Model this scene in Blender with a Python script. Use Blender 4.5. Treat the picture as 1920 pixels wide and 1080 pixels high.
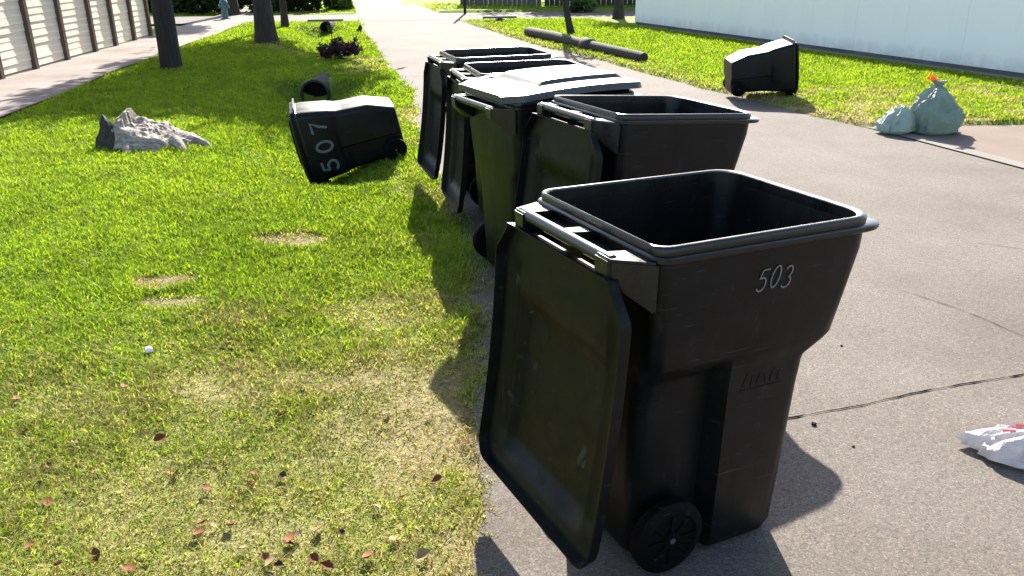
import bpy, bmesh, math, random
import numpy as np
from mathutils import Vector, Matrix, noise as mnoise

R = math.radians
for o in list(bpy.data.objects):
    bpy.data.objects.remove(o, do_unlink=True)
scene = bpy.context.scene
COL = scene.collection
rng = np.random.default_rng(7)
random.seed(7)

# ------------------------------------------------------------------ camera
F_PX, PITCH, ROLL, CAM_H = 1590.7, 0.37178, -0.0141, 1.806
fwd = Vector((0, math.cos(PITCH), -math.sin(PITCH)))
rt0 = Vector((1, 0, 0)); up0 = rt0.cross(fwd)
rt = rt0 * math.cos(ROLL) + up0 * math.sin(ROLL)
up = up0 * math.cos(ROLL) - rt0 * math.sin(ROLL)
cd = bpy.data.cameras.new('camera'); cam = bpy.data.objects.new('camera', cd)
COL.objects.link(cam)
M = Matrix((rt, up, -fwd)).transposed().to_4x4(); M.translation = (0, 0, CAM_H)
cam.matrix_world = M
cd.sensor_width = 36; cd.lens = 36 * F_PX / 1920; cd.clip_start = .05; cd.clip_end = 1500
scene.camera = cam

# ------------------------------------------------------------------ sky and sun
SUN_AZ, SUN_EL = 1.5, 33.0          # degrees right of straight ahead, above the horizon
w = bpy.data.worlds.new('World'); scene.world = w; w.use_nodes = True
nt = w.node_tree; nt.nodes.clear()
sky = nt.nodes.new('ShaderNodeTexSky'); sky.sky_type = 'NISHITA'; sky.sun_disc = False
sky.sun_elevation = R(SUN_EL); sky.sun_rotation = R(SUN_AZ)
sky.air_density = 1.0; sky.dust_density = 1.5; sky.ozone_density = 1.0
bg = nt.nodes.new('ShaderNodeBackground'); bg.inputs[1].default_value = .095
wo = nt.nodes.new('ShaderNodeOutputWorld')
nt.links.new(sky.outputs[0], bg.inputs[0]); nt.links.new(bg.outputs[0], wo.inputs[0])
sd = bpy.data.lights.new('sun', 'SUN'); sun = bpy.data.objects.new('sun', sd); COL.objects.link(sun)
sd.energy = 5.0; sd.angle = R(.55); sd.color = (1.0, .945, .86)
sdir = Vector((math.sin(R(SUN_AZ)) * math.cos(R(SUN_EL)), math.cos(R(SUN_AZ)) * math.cos(R(SUN_EL)), math.sin(R(SUN_EL))))
sun.rotation_euler = sdir.to_track_quat('Z', 'Y').to_euler(); sun.location = (0, 20, 15)
vs = scene.view_settings
vs.view_transform = 'Standard'; vs.look = 'None'; vs.gamma = 1; vs.use_curve_mapping = False
vs.exposure = 2.05

# ------------------------------------------------------------------ helpers
def unproj(px, py, z=0.0):
    """photo pixel -> the point of the place at height z (used for layout only)"""
    d = rt * ((px - 960) / F_PX) - up * ((py - 540) / F_PX) + fwd
    t = (z - CAM_H) / d.z
    return Vector((d.x * t, d.y * t, z))

def obj(name, me, mat=None, parent=None):
    o = bpy.data.objects.new(name, me); COL.objects.link(o)
    if mat is not None and me is not None and not me.materials: me.materials.append(mat)
    if parent is not None: o.parent = parent
    return o
def empty(name, loc=(0, 0, 0), rz=0):
    o = bpy.data.objects.new(name, None); COL.objects.link(o)
    o.location = loc; o.rotation_euler = (0, 0, rz); o.empty_display_size = .2
    return o
def tag(o, label, cat, group=None, kind=None):
    o['label'] = label
    if cat: o['category'] = cat
    if group: o['group'] = group
    if kind: o['kind'] = kind
    return o
def struct(o):
    o['kind'] = 'structure'; return o
def mesh(name, V, F, smooth=None):
    me = bpy.data.meshes.new(name); me.from_pydata([tuple(v) for v in V], [], F); me.update()
    if smooth is not None: shade(me, smooth)
    return me
def shade(me, ang=40):
    me.shade_smooth(); me.set_sharp_from_angle(angle=R(ang))
def tri_mesh(name, V, T, col=None):
    me = bpy.data.meshes.new(name)
    n, t = len(V), len(T)
    me.vertices.add(n); me.vertices.foreach_set('co', np.asarray(V, np.float32).ravel())
    me.loops.add(3 * t); me.loops.foreach_set('vertex_index', np.asarray(T, np.int32).ravel())
    me.polygons.add(t); me.polygons.foreach_set('loop_start', np.arange(0, 3 * t, 3, dtype=np.int32))
    me.polygons.foreach_set('loop_total', np.full(t, 3, np.int32))
    if col is not None:
        a = me.attributes.new('tint', 'FLOAT_COLOR', 'POINT')
        c = np.ones((n, 4), np.float32); c[:, :3] = col; a.data.foreach_set('color', c.ravel())
    me.update(calc_edges=True)
    return me
class MB:
    def __init__(s): s.V = []; s.F = []
    def add(s, V, F):
        k = len(s.V); s.V += [Vector(v) for v in V]; s.F += [tuple(i + k for i in f) for f in F]; return s
    def box(s, c, d, rot=None):
        x, y, z = (e / 2 for e in d); c = Vector(c)
        V = [Vector((a, b, e)) for e in (-z, z) for b in (-y, y) for a in (-x, x)]
        if rot is not None: V = [rot @ v for v in V]
        return s.add([v + c for v in V], [(0, 2, 3, 1), (4, 5, 7, 6), (0, 1, 5, 4), (2, 6, 7, 3), (0, 4, 6, 2), (1, 3, 7, 5)])
    def tube(s, pts, rad, n=10, cap=True):
        pts = [Vector(p) for p in pts]; rad = rad if hasattr(rad, '__len__') else [rad] * len(pts)
        V = []; F = []; ref = None
        for i, p in enumerate(pts):
            t = (pts[min(i + 1, len(pts) - 1)] - pts[max(i - 1, 0)]).normalized()
            if ref is None: ref = t.orthogonal().normalized()
            a = (ref - t * ref.dot(t)).normalized(); ref = a; b = t.cross(a)
            V += [p + (a * math.cos(2 * math.pi * k / n) + b * math.sin(2 * math.pi * k / n)) * rad[i] for k in range(n)]
        for i in range(len(pts) - 1):
            for k in range(n):
                F.append((i * n + k, i * n + (k + 1) % n, (i + 1) * n + (k + 1) % n, (i + 1) * n + k))
        if cap:
            F.append(tuple(reversed(range(n)))); F.append(tuple(range((len(pts) - 1) * n, len(pts) * n)))
        return s.add(V, F)
    def loft(s, secs, cap0=False, cap1=False, close=False):
        n = len(secs[0]); V = [v for q in secs for v in q]; F = []
        m = len(secs)
        for i in range(m if close else m - 1):
            j = (i + 1) % m
            for k in range(n):
                F.append((i * n + k, i * n + (k + 1) % n, j * n + (k + 1) % n, j * n + k))
        if cap0: F.append(tuple(reversed(range(n))))
        if cap1: F.append(tuple(range((m - 1) * n, m * n)))
        return s.add(V, F)
    def mesh(s, name, smooth=None): return mesh(name, s.V, s.F, smooth)

def fbm(x, y, scale=1.0, oct=4, seed=0):
    """value noise, vectorised, about 0..1"""
    x = np.asarray(x, float) * scale + seed * 17.3; y = np.asarray(y, float) * scale + seed * 9.1
    out = np.zeros_like(x); amp = .5; tot = 0
    def h(i, j):
        n = (i.astype(np.int64) * 374761393 + j.astype(np.int64) * 668265263 + seed * 1442695) & 0x7fffffff
        n = ((n ^ (n >> 13)) * 1274126177) & 0x7fffffff
        return ((n ^ (n >> 16)) & 0xffff) / 65535.0
    for o in range(oct):
        i = np.floor(x); j = np.floor(y); fx = x - i; fy = y - j
        fx = fx * fx * (3 - 2 * fx); fy = fy * fy * (3 - 2 * fy)
        v = (h(i, j) * (1 - fx) + h(i + 1, j) * fx) * (1 - fy) + (h(i, j + 1) * (1 - fx) + h(i + 1, j + 1) * fx) * fy
        out += amp * v; tot += amp; amp *= .5; x = x * 2.03 + 5.2; y = y * 2.03 + 1.7
    return out / tot
def sstep(a, b, x):
    t = np.clip((np.asarray(x, float) - a) / (b - a), 0, 1); return t * t * (3 - 2 * t)

# ------------------------------------------------------------------ materials
def mat(name, col=(.5, .5, .5), rough=.6, spec=.5):
    m = bpy.data.materials.new(name); m.use_nodes = True
    b = m.node_tree.nodes['Principled BSDF']
    b.inputs['Base Color'].default_value = (*col, 1); b.inputs['Roughness'].default_value = rough
    b.inputs['Specular IOR Level'].default_value = spec
    return m, m.node_tree, b
def N(t, k, **kw):
    n = t.nodes.new(k)
    for a, v in kw.items(): setattr(n, a, v)
    return n
def noise_fac(t, scale, detail=4, rough=.6, coord='Object', stretch=None, dist=0):
    tc = N(t, 'ShaderNodeTexCoord'); src = tc.outputs[coord]
    if stretch:
        mp = N(t, 'ShaderNodeMapping'); mp.inputs['Scale'].default_value = stretch
        t.links.new(src, mp.inputs[0]); src = mp.outputs[0]
    n = N(t, 'ShaderNodeTexNoise'); n.inputs['Scale'].default_value = scale
    n.inputs['Detail'].default_value = detail; n.inputs['Roughness'].default_value = rough
    n.inputs['Distortion'].default_value = dist
    t.links.new(src, n.inputs['Vector']); return n.outputs['Fac']
def ramp(t, fac, stops):
    r = N(t, 'ShaderNodeValToRGB'); e = r.color_ramp.elements
    while len(e) < len(stops): e.new(.5)
    for q, (p, c) in zip(e, stops): q.position = p; q.color = (*c, 1) if len(c) == 3 else c
    t.links.new(fac, r.inputs[0]); return r.outputs[0]
def mixc(t, fac, a, b, mode='MIX'):
    m = N(t, 'ShaderNodeMix', data_type='RGBA', blend_type=mode)
    if isinstance(fac, float): m.inputs[0].default_value = fac
    else: t.links.new(fac, m.inputs[0])
    for k, v in ((6, a), (7, b)):
        if isinstance(v, tuple): m.inputs[k].default_value = (*v, 1)
        else: t.links.new(v, m.inputs[k])
    return m.outputs[2]
def bump(t, b, h, strength=.3, dist=.01):
    n = N(t, 'ShaderNodeBump'); n.inputs['Strength'].default_value = strength; n.inputs['Distance'].default_value = dist
    t.links.new(h, n.inputs['Height']); t.links.new(n.outputs[0], b.inputs['Normal'])

def plastic(name, col, rough, dust=.35, spec=.5):
    m, t, b = mat(name, col, rough, spec)
    f = noise_fac(t, 7, 6, .65); g = noise_fac(t, 60, 3, .6)
    dusty = tuple(c + .014 for c in col)
    c = mixc(t, ramp(t, f, [(.45, (0, 0, 0)), (.75, (dust,) * 3)]), col, dusty)
    sc_ = noise_fac(t, 26, 5, .75, stretch=(1, 1, .18)); c = mixc(t, ramp(t, sc_, [(.60, (0, 0, 0)), (.70, (.8,) * 3)]), c, tuple(x + .016 for x in col))
    s2 = noise_fac(t, 70, 2, .5, stretch=(.12, .12, 2.2), dist=.6); c = mixc(t, ramp(t, s2, [(.69, (0, 0, 0)), (.73, (.7,) * 3)]), c, tuple(x + .03 for x in col))
    t.links.new(c, b.inputs['Base Color'])
    t.links.new(ramp(t, noise_fac(t, 11, 5, .7, stretch=(1, 1, .25)), [(.3, (rough - .08,) * 3), (.75, (rough + .16,) * 3)]), b.inputs['Roughness'])
    bump(t, b, g, .06, .004)
    return m
M_BIN = plastic('black_bin_plastic', (.003, .003, .0032), .40, .25, .2)
M_LID = plastic('black_lid_plastic', (.0026, .0028, .0026), .42, .25, .13)
M_GREYLID = plastic('faded_lid_plastic', (.026, .026, .028), .33, .5, .45)
M_RIM = plastic('rim_plastic', (.003, .003, .0032), .30, .2, .4)
M_TYRE = plastic('wheel_rubber', (.0025, .0025, .0025), .7, .0, .08)
M_HUB = mat('galvanised_steel', (.12, .12, .12), .55)[0]; M_HUB.node_tree.nodes['Principled BSDF'].inputs['Metallic'].default_value = .8
def paint(name, col):
    m, t, b = mat(name, col, .6)
    t.links.new(ramp(t, noise_fac(t, 60, 4, .7), [(.3, tuple(c * .55 for c in col)), (.65, col)]), b.inputs['Base Color'])
    return m
M_DIG1 = paint('grey_marker_paint', (.17, .17, .165))
M_DIG2 = paint('grey_stencil_paint', (.11, .128, .132))

def asphalt_mat():
    m, t, b = mat('worn_asphalt', (.1, .09, .08), .90, .13)
    big = noise_fac(t, .9, 5, .6); sp = noise_fac(t, 150, 2, .7); sp2 = noise_fac(t, 380, 2, .7)
    c = ramp(t, big, [(.28, (.088, .074, .063)), (.5, (.110, .096, .084)), (.75, (.130, .115, .103))])
    c = mixc(t, 1.0, c, ramp(t, sp, [(.30, (.60, .57, .55)), (.5, (1, 1, 1)), (.68, (1.35, 1.3, 1.27))]), 'MULTIPLY')
    c = mixc(t, .8, c, ramp(t, sp2, [(.34, (.55, .55, .55)), (.5, (1, 1, 1)), (.66, (1.3, 1.28, 1.25))]), 'MULTIPLY')
    tc = N(t, 'ShaderNodeTexCoord'); vo = N(t, 'ShaderNodeTexVoronoi'); vo.inputs['Scale'].default_value = 120; t.links.new(tc.outputs['Object'], vo.inputs['Vector'])
    sx = N(t, 'ShaderNodeSeparateColor'); t.links.new(vo.outputs['Color'], sx.inputs[0])
    c = mixc(t, .9, c, ramp(t, sx.outputs[0], [(0, (.66, .64, .62)), (.25, (.92, .92, .91)), (.75, (1.04, 1.03, 1.02)), (1, (1.42, 1.38, 1.32))]), 'MULTIPLY')
    st = noise_fac(t, 2.2, 6, .7, stretch=(1, .35, 1))
    c = mixc(t, ramp(t, st, [(.56, (0, 0, 0)), (.76, (.6,) * 3)]), c, (.075, .066, .057))
    t.links.new(c, b.inputs['Base Color'])
    h = N(t, 'ShaderNodeMath', operation='ADD'); t.links.new(sp, h.inputs[0]); t.links.new(sp2, h.inputs[1])
    bump(t, b, h.outputs[0], .30, .004)
    return m
M_ASPH = asphalt_mat()
def concrete_mat(name, a, bcol, sc=1.3):
    m, t, b = mat(name, a, .9, .08)
    c = ramp(t, noise_fac(t, sc, 6, .65), [(.32, a), (.7, bcol)])
    sp = noise_fac(t, 120, 2, .6)
    c = mixc(t, .6, c, ramp(t, sp, [(.35, (.7, .7, .7)), (.6, (1.1, 1.1, 1.1))]), 'MULTIPLY')
    t.links.new(c, b.inputs['Base Color']); bump(t, b, sp, .3, .004)
    return m
M_CONC = concrete_mat('driveway_concrete', (.135, .104, .082), (.165, .132, .108))
M_WALK = concrete_mat('sidewalk_concrete', (.14, .115, .10), (.24, .20, .18), .9)
M_KERB = concrete_mat('pale_concrete', (.16, .14, .12), (.20, .18, .16))
M_CRACK_PIPEDARK = mat('crack_soil_pipe_darkness', (.008, .006, .005), 1.0, 0)[0]  # soil in the cracks; also the painted darkness inside the culverts

def lawn_mat():
    m, t, b = mat('lawn_soil_and_thatch', (.08, .1, .03), .9, .1)
    a = N(t, 'ShaderNodeAttribute', attribute_name='dry')
    g = ramp(t, noise_fac(t, 14, 5, .75), [(.3, (.06, .085, .010)), (.5, (.115, .16, .012)), (.72, (.17, .225, .018))])
    d = ramp(t, noise_fac(t, 18, 5, .75), [(.3, (.11, .092, .042)), (.52, (.215, .175, .085)), (.72, (.31, .25, .135))])
    t.links.new(mixc(t, a.outputs['Fac'], g, d), b.inputs['Base Color'])
    bump(t, b, noise_fac(t, 30, 4, .8), .8, .03)
    return m
M_LAWN = lawn_mat()
def blade_mat(name, trans=.42, rough=.5):
    m = bpy.data.materials.new(name); m.use_nodes = True; t = m.node_tree; t.nodes.clear()
    a = N(t, 'ShaderNodeAttribute', attribute_name='tint')
    d = N(t, 'ShaderNodeBsdfDiffuse'); tr = N(t, 'ShaderNodeBsdfTranslucent'); g = N(t, 'ShaderNodeBsdfGlossy')
    g.inputs['Roughness'].default_value = rough
    br = mixc(t, 1.0, a.outputs['Color'], (1.35, 1.45, .7), 'MULTIPLY')
    t.links.new(a.outputs['Color'], d.inputs[0]); t.links.new(br, tr.inputs[0]); g.inputs[0].default_value = (.9, .95, .85, 1)
    m1 = N(t, 'ShaderNodeMixShader'); m1.inputs[0].default_value = trans
    t.links.new(d.outputs[0], m1.inputs[1]); t.links.new(tr.outputs[0], m1.inputs[2])
    m2 = N(t, 'ShaderNodeMixShader'); m2.inputs[0].default_value = .012
    t.links.new(m1.outputs[0], m2.inputs[1]); t.links.new(g.outputs[0], m2.inputs[2])
    o = N(t, 'ShaderNodeOutputMaterial'); t.links.new(m2.outputs[0], o.inputs[0])
    return m
M_BLADE = blade_mat('grass_blade', .5)
M_LEAF = blade_mat('tree_leaf', .35, .4)
def wood_mat(name, a, b_, stretch, sc=6, rough=.85):
    m, t, b = mat(name, a, rough, .2)
    f = noise_fac(t, sc, 7, .7, stretch=stretch, dist=.4)
    t.links.new(ramp(t, f, [(.3, a), (.7, b_)]), b.inputs['Base Color']); bump(t, b, f, .6, .02)
    return m
M_BARK = wood_mat('bark', (.018, .014, .011), (.06, .048, .038), (3, 3, .5))
M_POLE = wood_mat('pole_wood', (.014, .012, .011), (.04, .034, .03), (6, 6, .3))
M_LOG = wood_mat('log_wood', (.03, .025, .022), (.085, .072, .062), (.5, 6, 6))
M_BOARD = wood_mat('whitewashed_board', (.46, .39, .31), (.84, .74, .61), (1.2, .35, 5), 3)
M_POST = wood_mat('fence_post_wood', (.06, .042, .03), (.13, .095, .07), (5, 5, .6))
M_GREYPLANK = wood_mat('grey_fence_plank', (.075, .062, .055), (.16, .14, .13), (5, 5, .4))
M_SHADEPLANK = wood_mat('shade_toned_plank', (.02, .021, .024), (.045, .046, .052), (5, 5, .4))  # darker, bluer planks: shade on the far fence put into the colour
M_STUMP = wood_mat('weathered_stump_wood', (.055, .04, .028), (.46, .39, .32), (2, 9, 6), 5)
M_STUMPDARK = wood_mat('stump_shade_log_end', (.02, .018, .015), (.06, .05, .04), (3, 3, 3), 5)  # near-black: shade of the stump's left face as colour; also the log end
def wall_mat():
    m, t, b = mat('white_painted_panel', (.6, .64, .66), .55, .3)
    f = noise_fac(t, .7, 5, .6, stretch=(1, 1, .4)); g = noise_fac(t, 5, 5, .7, stretch=(1, 1, .3))
    c = ramp(t, f, [(.3, (.78, .80, .79)), (.7, (.86, .86, .84))])
    c = mixc(t, ramp(t, g, [(.6, (0, 0, 0)), (.85, (.25,) * 3)]), c, (.55, .55, .52))
    tc = N(t, 'ShaderNodeTexCoord'); sp_ = N(t, 'ShaderNodeSeparateXYZ'); t.links.new(tc.outputs['Object'], sp_.inputs[0])
    dn = N(t, 'ShaderNodeMath', operation='MULTIPLY'); t.links.new(noise_fac(t, 4, 6, .75), dn.inputs[0]); t.links.new(ramp(t, sp_.outputs[2], [(0, (0, 0, 0)), (1, (0, 0, 0))]), dn.inputs[1])
    mr = N(t, 'ShaderNodeMapRange'); mr.inputs[1].default_value = -.62; mr.inputs[2].default_value = -.28; mr.inputs[3].default_value = 1; mr.inputs[4].default_value = 0
    t.links.new(sp_.outputs[2], mr.inputs[0]); t.links.new(mr.outputs[0], dn.inputs[1])
    c = mixc(t, ramp(t, dn.outputs[0], [(.18, (0, 0, 0)), (.6, (.55,) * 3)]), c, (.36, .33, .28))
    t.links.new(c, b.inputs['Base Color']); return m
M_WALL = wall_mat()
M_FOOTSHADE = concrete_mat('wall_foot_shade', (.09, .09, .095), (.16, .155, .15))  # grey that paints the dark line at the wall foot
M_PIPE = concrete_mat('culvert_pipe', (.02, .02, .02), (.05, .048, .045))
def bag_mat(name, col, trans):
    m = bpy.data.materials.new(name); m.use_nodes = True; t = m.node_tree; b = t.nodes['Principled BSDF']
    f = noise_fac(t, 9, 4, .6)
    t.links.new(ramp(t, f, [(.3, tuple(c * .8 for c in col)), (.7, col)]), b.inputs['Base Color'])
    b.inputs['Roughness'].default_value = .28; b.inputs['Specular IOR Level'].default_value = .5
    wv = noise_fac(t, 22, 3, .6, dist=1.5); bump(t, b, wv, .8, .02)
    tr = N(t, 'ShaderNodeBsdfTranslucent'); tr.inputs[0].default_value = (*col, 1)
    mx = N(t, 'ShaderNodeMixShader'); mx.inputs[0].default_value = trans
    o = t.nodes['Material Output']
    t.links.new(b.outputs[0], mx.inputs[1]); t.links.new(tr.outputs[0], mx.inputs[2]); t.links.new(mx.outputs[0], o.inputs[0])
    return m
M_BAGG = bag_mat('green_bag_film', (.24, .31, .285), .55)
M_BAGM = bag_mat('mint_bag_film', (.36, .44, .40), .4)
M_BAGW = bag_mat('white_bag_film', (.62, .58, .57), .3)
M_RED = mat('red_print', (.75, .16, .17), .4)[0]
M_ORANGE = bag_mat('orange_drawstring_film', (.75, .27, .05), .4)
M_PAPER = mat('white_paper', (.8, .78, .74), .7)[0]
LEAFM = [mat('fallen_leaf_%d' % i, c, .75, .2)[0] for i, c in enumerate([(.12, .034, .009), (.17, .062, .018), (.24, .16, .07), (.035, .018, .010)])]

# ------------------------------------------------------------------ layout curves of the street
YL = [-40, 0, 2.4, 4.5, 7, 9.4, 12.7, 14.05, 15.7, 18.9, 21.9, 29, 40, 60, 150, 400]
XL = [4.6, .02, -.14, -.22, -.60, -1.0, -1.47, -1.81, -2.18, -2.86, -3.55, -4.91, -6.89, -12.3, -33, -92]
YR = [-40, 0, 9.3, 10.07, 11.0, 11.73, 12.69, 13.67, 15.19, 16.49, 18.51, 21.0, 27.6, 36.1, 60, 150, 400]
XR = [16.5, 6.75, 3.97, 3.60, 3.32, 3.06, 2.71, 2.42, 1.98, 1.60, .84, .11, -1.54, -3.5, -10.0, -31, -90]
YW = [-40, 5, 10.6, 15.1, 20, 28.5, 60]
XW = [-3, -5.7, -6.35, -6.98, -7.45, -8.26, -11.5]
xL = lambda y: np.interp(y, YL, XL)
xR = lambda y: np.interp(y, YR, XR)
xW = lambda y: np.interp(y, YW, XW)
xF = lambda y: -8.72 - .10 * (np.asarray(y, float) - 16)            # board fence line
WALL_A = Vector((3.44, 24.08, 0)); WALL_B = Vector((9.55, 6.9, 0))
def xLw(y): return xL(y) + .18 * (fbm(y, y * 0, 1.6, 3, 3) - .5) + .04 * (fbm(y, y * 0, 7, 2, 5) - .5)
def xRw(y): return xR(y) + .14 * (fbm(y, y * 0, 1.1, 3, 8) - .5)
DRY_SPOTS = [(-1.52, 5.62, .27, .17, 1.0), (-2.12, 4.80, .22, .13, 1.0), (-1.93, 4.46, .20, .09, 1.0), (-1.5, 4.25, .28, .16, .35),
             (-.55, 4.35, .5, .22, .3), (-.45, 3.3, .4, .5, .25), (-1.2, 3.5, .45, .25, .25), (-1.0, 2.6, .6, .35, .15),
             (-.95, 11.3, .4, 1.4, .6), (-2.6, 16.9, .7, .28, .95), (-2.55, 15.4, .5, .8, .4), (-5.2, 19.9, .9, .5, .5)]
def dryness(x, y):
    x = np.asarray(x, float); y = np.asarray(y, float)
    d = .10 + 0 * x
    near = 1 - sstep(3.0, 5.6, y + .55 * x * (x < 0) * -1 * .6)
    d = d + near * (.34 + .34 * sstep(.35, .7, fbm(x, y, 1.7, 4, 2)))
    edge = np.exp(-np.clip(xL(y) - x, 0, 9) / .30) * (y < 12)
    d = d + .5 * edge * sstep(.3, .6, fbm(x, y, 3, 3, 4))
    re = np.exp(-np.clip(x - xR(y), 0, 9) / .35) * (x > xR(y)); d = d + .45 * re
    for (cx, cy, a, b, s) in DRY_SPOTS:
        q = ((x - cx) / a) ** 2 + ((y - cy) / b) ** 2
        d = d + s * (1 - sstep(.5, 1.25, q + 2.2 * (fbm(x, y, 5, 4, 6) - .5)))
    return np.clip(d, 0, 1)
def ground_z(x, y):
    x = np.asarray(x, float); y = np.asarray(y, float)
    z = .03 * (fbm(x, y, .6, 3, 11) - .5)
    # the ditch along the left verge
    cx = -2.02 - .20 * (y - 8.3)
    a = sstep(7.0, 7.55, y) * (1 - sstep(13.6, 13.9, y)) + .8 * sstep(17.5, 18.5, y) * (1 - sstep(25.5, 26.3, y))
    z = z - .34 * a * np.exp(-((x - cx) / .60) ** 2) - .25 * np.exp(-((x + 3.07) / .30) ** 2 - ((y - 13.55) / .40) ** 2)
    right = sstep(0, .12, x - xRw(y))
    z = z * (1 - right) + right * (.05 + .4 * z)
    inroad = (x > xLw(y) + .22) & (x < xRw(y) - .02)
    z = np.where(inroad, -.06, z)
    z = np.where((x > xLw(y) - .02) & (x <= xLw(y) + .22), -.010, z)
    z = np.where((x > xLw(y) - .3) & (x <= xLw(y) - .02), np.clip(z, -.006, .004), z)
    z = np.where((x < xW(y) + .05) & (x > xF(y) - 1.4), -.05, z)
    z = np.where((y > 27.6) & (y < 31.9), -.06, z)
    z = np.where((x > xRw(y) - .3) & (y < 9.33) & (y > -20), -.06, z)
    return z

# ------------------------------------------------------------------ ground sheet
gx = np.concatenate([-np.geomspace(400, 12.5, 14), np.arange(-12, 11.01, .12), np.geomspace(11.5, 400, 14)])
gy = np.concatenate([-np.geomspace(300, 2, 10), np.arange(-1.5, 33.5, .12), np.geomspace(34, 700, 18)])
GX, GY = np.meshgrid(gx, gy)
GZ = ground_z(GX, GY)
nx, ny = len(gx), len(gy)
idx = np.arange(nx * ny).reshape(ny, nx)
q = np.stack([idx[:-1, :-1], idx[:-1, 1:], idx[1:, 1:], idx[1:, :-1]], -1).reshape(-1, 4)
T = np.concatenate([q[:, [0, 1, 2]], q[:, [0, 2, 3]]])
gm = tri_mesh('lawn_ground', np.stack([GX, GY, GZ], -1).reshape(-1, 3), T)
at = gm.attributes.new('dry', 'FLOAT', 'POINT'); at.data.foreach_set('value', dryness(GX, GY).astype(np.float32).ravel())
gm.shade_smooth()
struct(obj('ground', gm, M_LAWN))

# road, cross street, driveway, sidewalk
def strip(name, ys, fa, fb, z, m, nseg=8):
    ys = np.asarray(ys); A = fa(ys); B = fb(ys); V = []; Fc = []
    for i, y in enumerate(ys):
        for k in range(nseg + 1):
            V.append((A[i] + (B[i] - A[i]) * k / nseg, y, z))
    for i in range(len(ys) - 1):
        for k in range(nseg):
            a = i * (nseg + 1) + k; Fc.append((a, a + 1, a + nseg + 2, a + nseg + 1))
    return struct(obj(name, mesh(name, V, Fc), m))
road = strip('road', np.concatenate([[-40, -10], np.arange(-2, 40, .08), [45, 60, 100, 150, 250, 400]]), xLw, xRw, .0, M_ASPH)
cs = mesh('cross_street', [(-120, 28.6, .004), (120, 26.8, .004), (120, 30.4, .004), (-120, 32.2, .004)], [(0, 1, 2, 3)])
struct(obj('cross_street', cs, M_ASPH))
ys = np.arange(-20, 9.34, .5).tolist() + [9.34]
strip('driveway', ys, lambda y: xR(y) + .16, lambda y: 0 * y + 14, .010, M_CONC, 2)
strip('gutter_strip', ys, lambda y: xR(y) - .02, lambda y: xR(y) + .16, .012, M_KERB, 1)
strip('sidewalk', np.arange(-6, 45, 1.0), lambda y: xF(y) - .05, lambda y: xW(y) + .05 * np.sin(y * 5), .012, M_WALK, 3)

def wiggle_strip(name, pts, wmin, wmax, z, m, parent, seed):
    r = random.Random(seed); P = []
    for a, b in zip(pts[:-1], pts[1:]):
        n = max(2, int((Vector(b) - Vector(a)).length / .035))
        for i in range(n): P.append(Vector(a).lerp(Vector(b), i / n))
    P.append(Vector(pts[-1])); V = []; Fc = []
    off = 0
    for i, p in enumerate(P):
        t = (P[min(i + 1, len(P) - 1)] - P[max(i - 1, 0)]).normalized(); nrm = Vector((-t.y, t.x))
        off = off * .85 + r.uniform(-.004, .004); wd = r.uniform(wmin, wmax) * (.5 if i % 9 < 3 else 1)
        for s in (-1, 1): V.append((p.x + nrm.x * (off + s * wd / 2), p.y + nrm.y * (off + s * wd / 2), z))
    for i in range(len(P) - 1): Fc.append((2 * i, 2 * i + 1, 2 * i + 3, 2 * i + 2))
    return obj(name, mesh(name, V, Fc), m, parent)
def P2(*a): return [tuple(unproj(*p).xy) for p in a]
wiggle_strip('crack', P2((1380, 806), (1480, 785), (1560, 770), (1700, 742), (1800, 722), (1915, 704), (2050, 680)), .004, .012, .004, M_CRACK_PIPEDARK, road, 1)
wiggle_strip('crack', P2((1690, 545), (1780, 575), (1850, 600), (1918, 632), (1990, 680)), .002, .006, .004, M_CRACK_PIPEDARK, road, 2)
wiggle_strip('crack', P2((1830, 455), (1930, 470), (2000, 476)), .002, .006, .004, M_CRACK_PIPEDARK, road, 3)

# ------------------------------------------------------------------ wheeled bin
def outline(xb, xf, hw, r, notch=0.0, z=0.0, rb=None):
    rb = rb if rb is not None else min(r, .05); P = []
    def arc(cx, cy, rr, a0, a1, n=6):
        for i in range(n):
            a = R(a0 + (a1 - a0) * i / (n - 1)); P.append(Vector((cx + rr * math.cos(a), cy + rr * math.sin(a), z)))
    xn = -.075
    arc(xf - r, -hw + r, r, -90, 0); arc(xf - r, hw - r, r, 0, 90)
    P.append(Vector((xn, hw, z))); P.append(Vector((xn - .025, hw - notch, z)))
    h2 = hw - notch
    arc(xb + rb, h2 - rb, rb, 90, 180); arc(xb + rb, -h2 + rb, rb, 180, 270)
    P.append(Vector((xn - .025, -h2, z))); P.append(Vector((xn, -hw, z)))
    return P
def make_body(dx=0.0):
    S = [(.012, -.30, .17, .272, .07, .05), (.020, -.325, .20, .292, .075, .062), (.05, -.335, .212, .300, .075, .07), (.30, -.345, .225 + dx, .304, .07, .07), (.55, -.355, .238 + dx, .307, .07, .065),
         (.635, -.36, .246 + dx, .309, .07, .05), (.655, -.361, .253 + dx, .310, .07, .04), (.70, -.366, .335 + dx * .1, .317, .085, .012), (.715, -.367, .35, .319, .085, .004), (.85, -.376, .375, .327, .08, .0),
         (.985, -.386, .398, .337, .078, 0), (1.05, -.388, .400, .338, .076, 0)]
    I = [(1.05, -.366, .380, .318, .07, 0), (.85, -.358, .358, .31, .07, 0), (.715, -.35, .332, .298, .07, .004), (.66, -.345, .228, .286, .06, .055), (.30, -.33, .204, .284, .06, .068), (.06, -.31, .185, .275, .06, .07)]
    b = MB(); b.loft([outline(x0, x1, h, r, nt_, z) for z, x0, x1, h, r, nt_ in S + I], True, True)
    return b.mesh('bin_body', 32)
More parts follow.
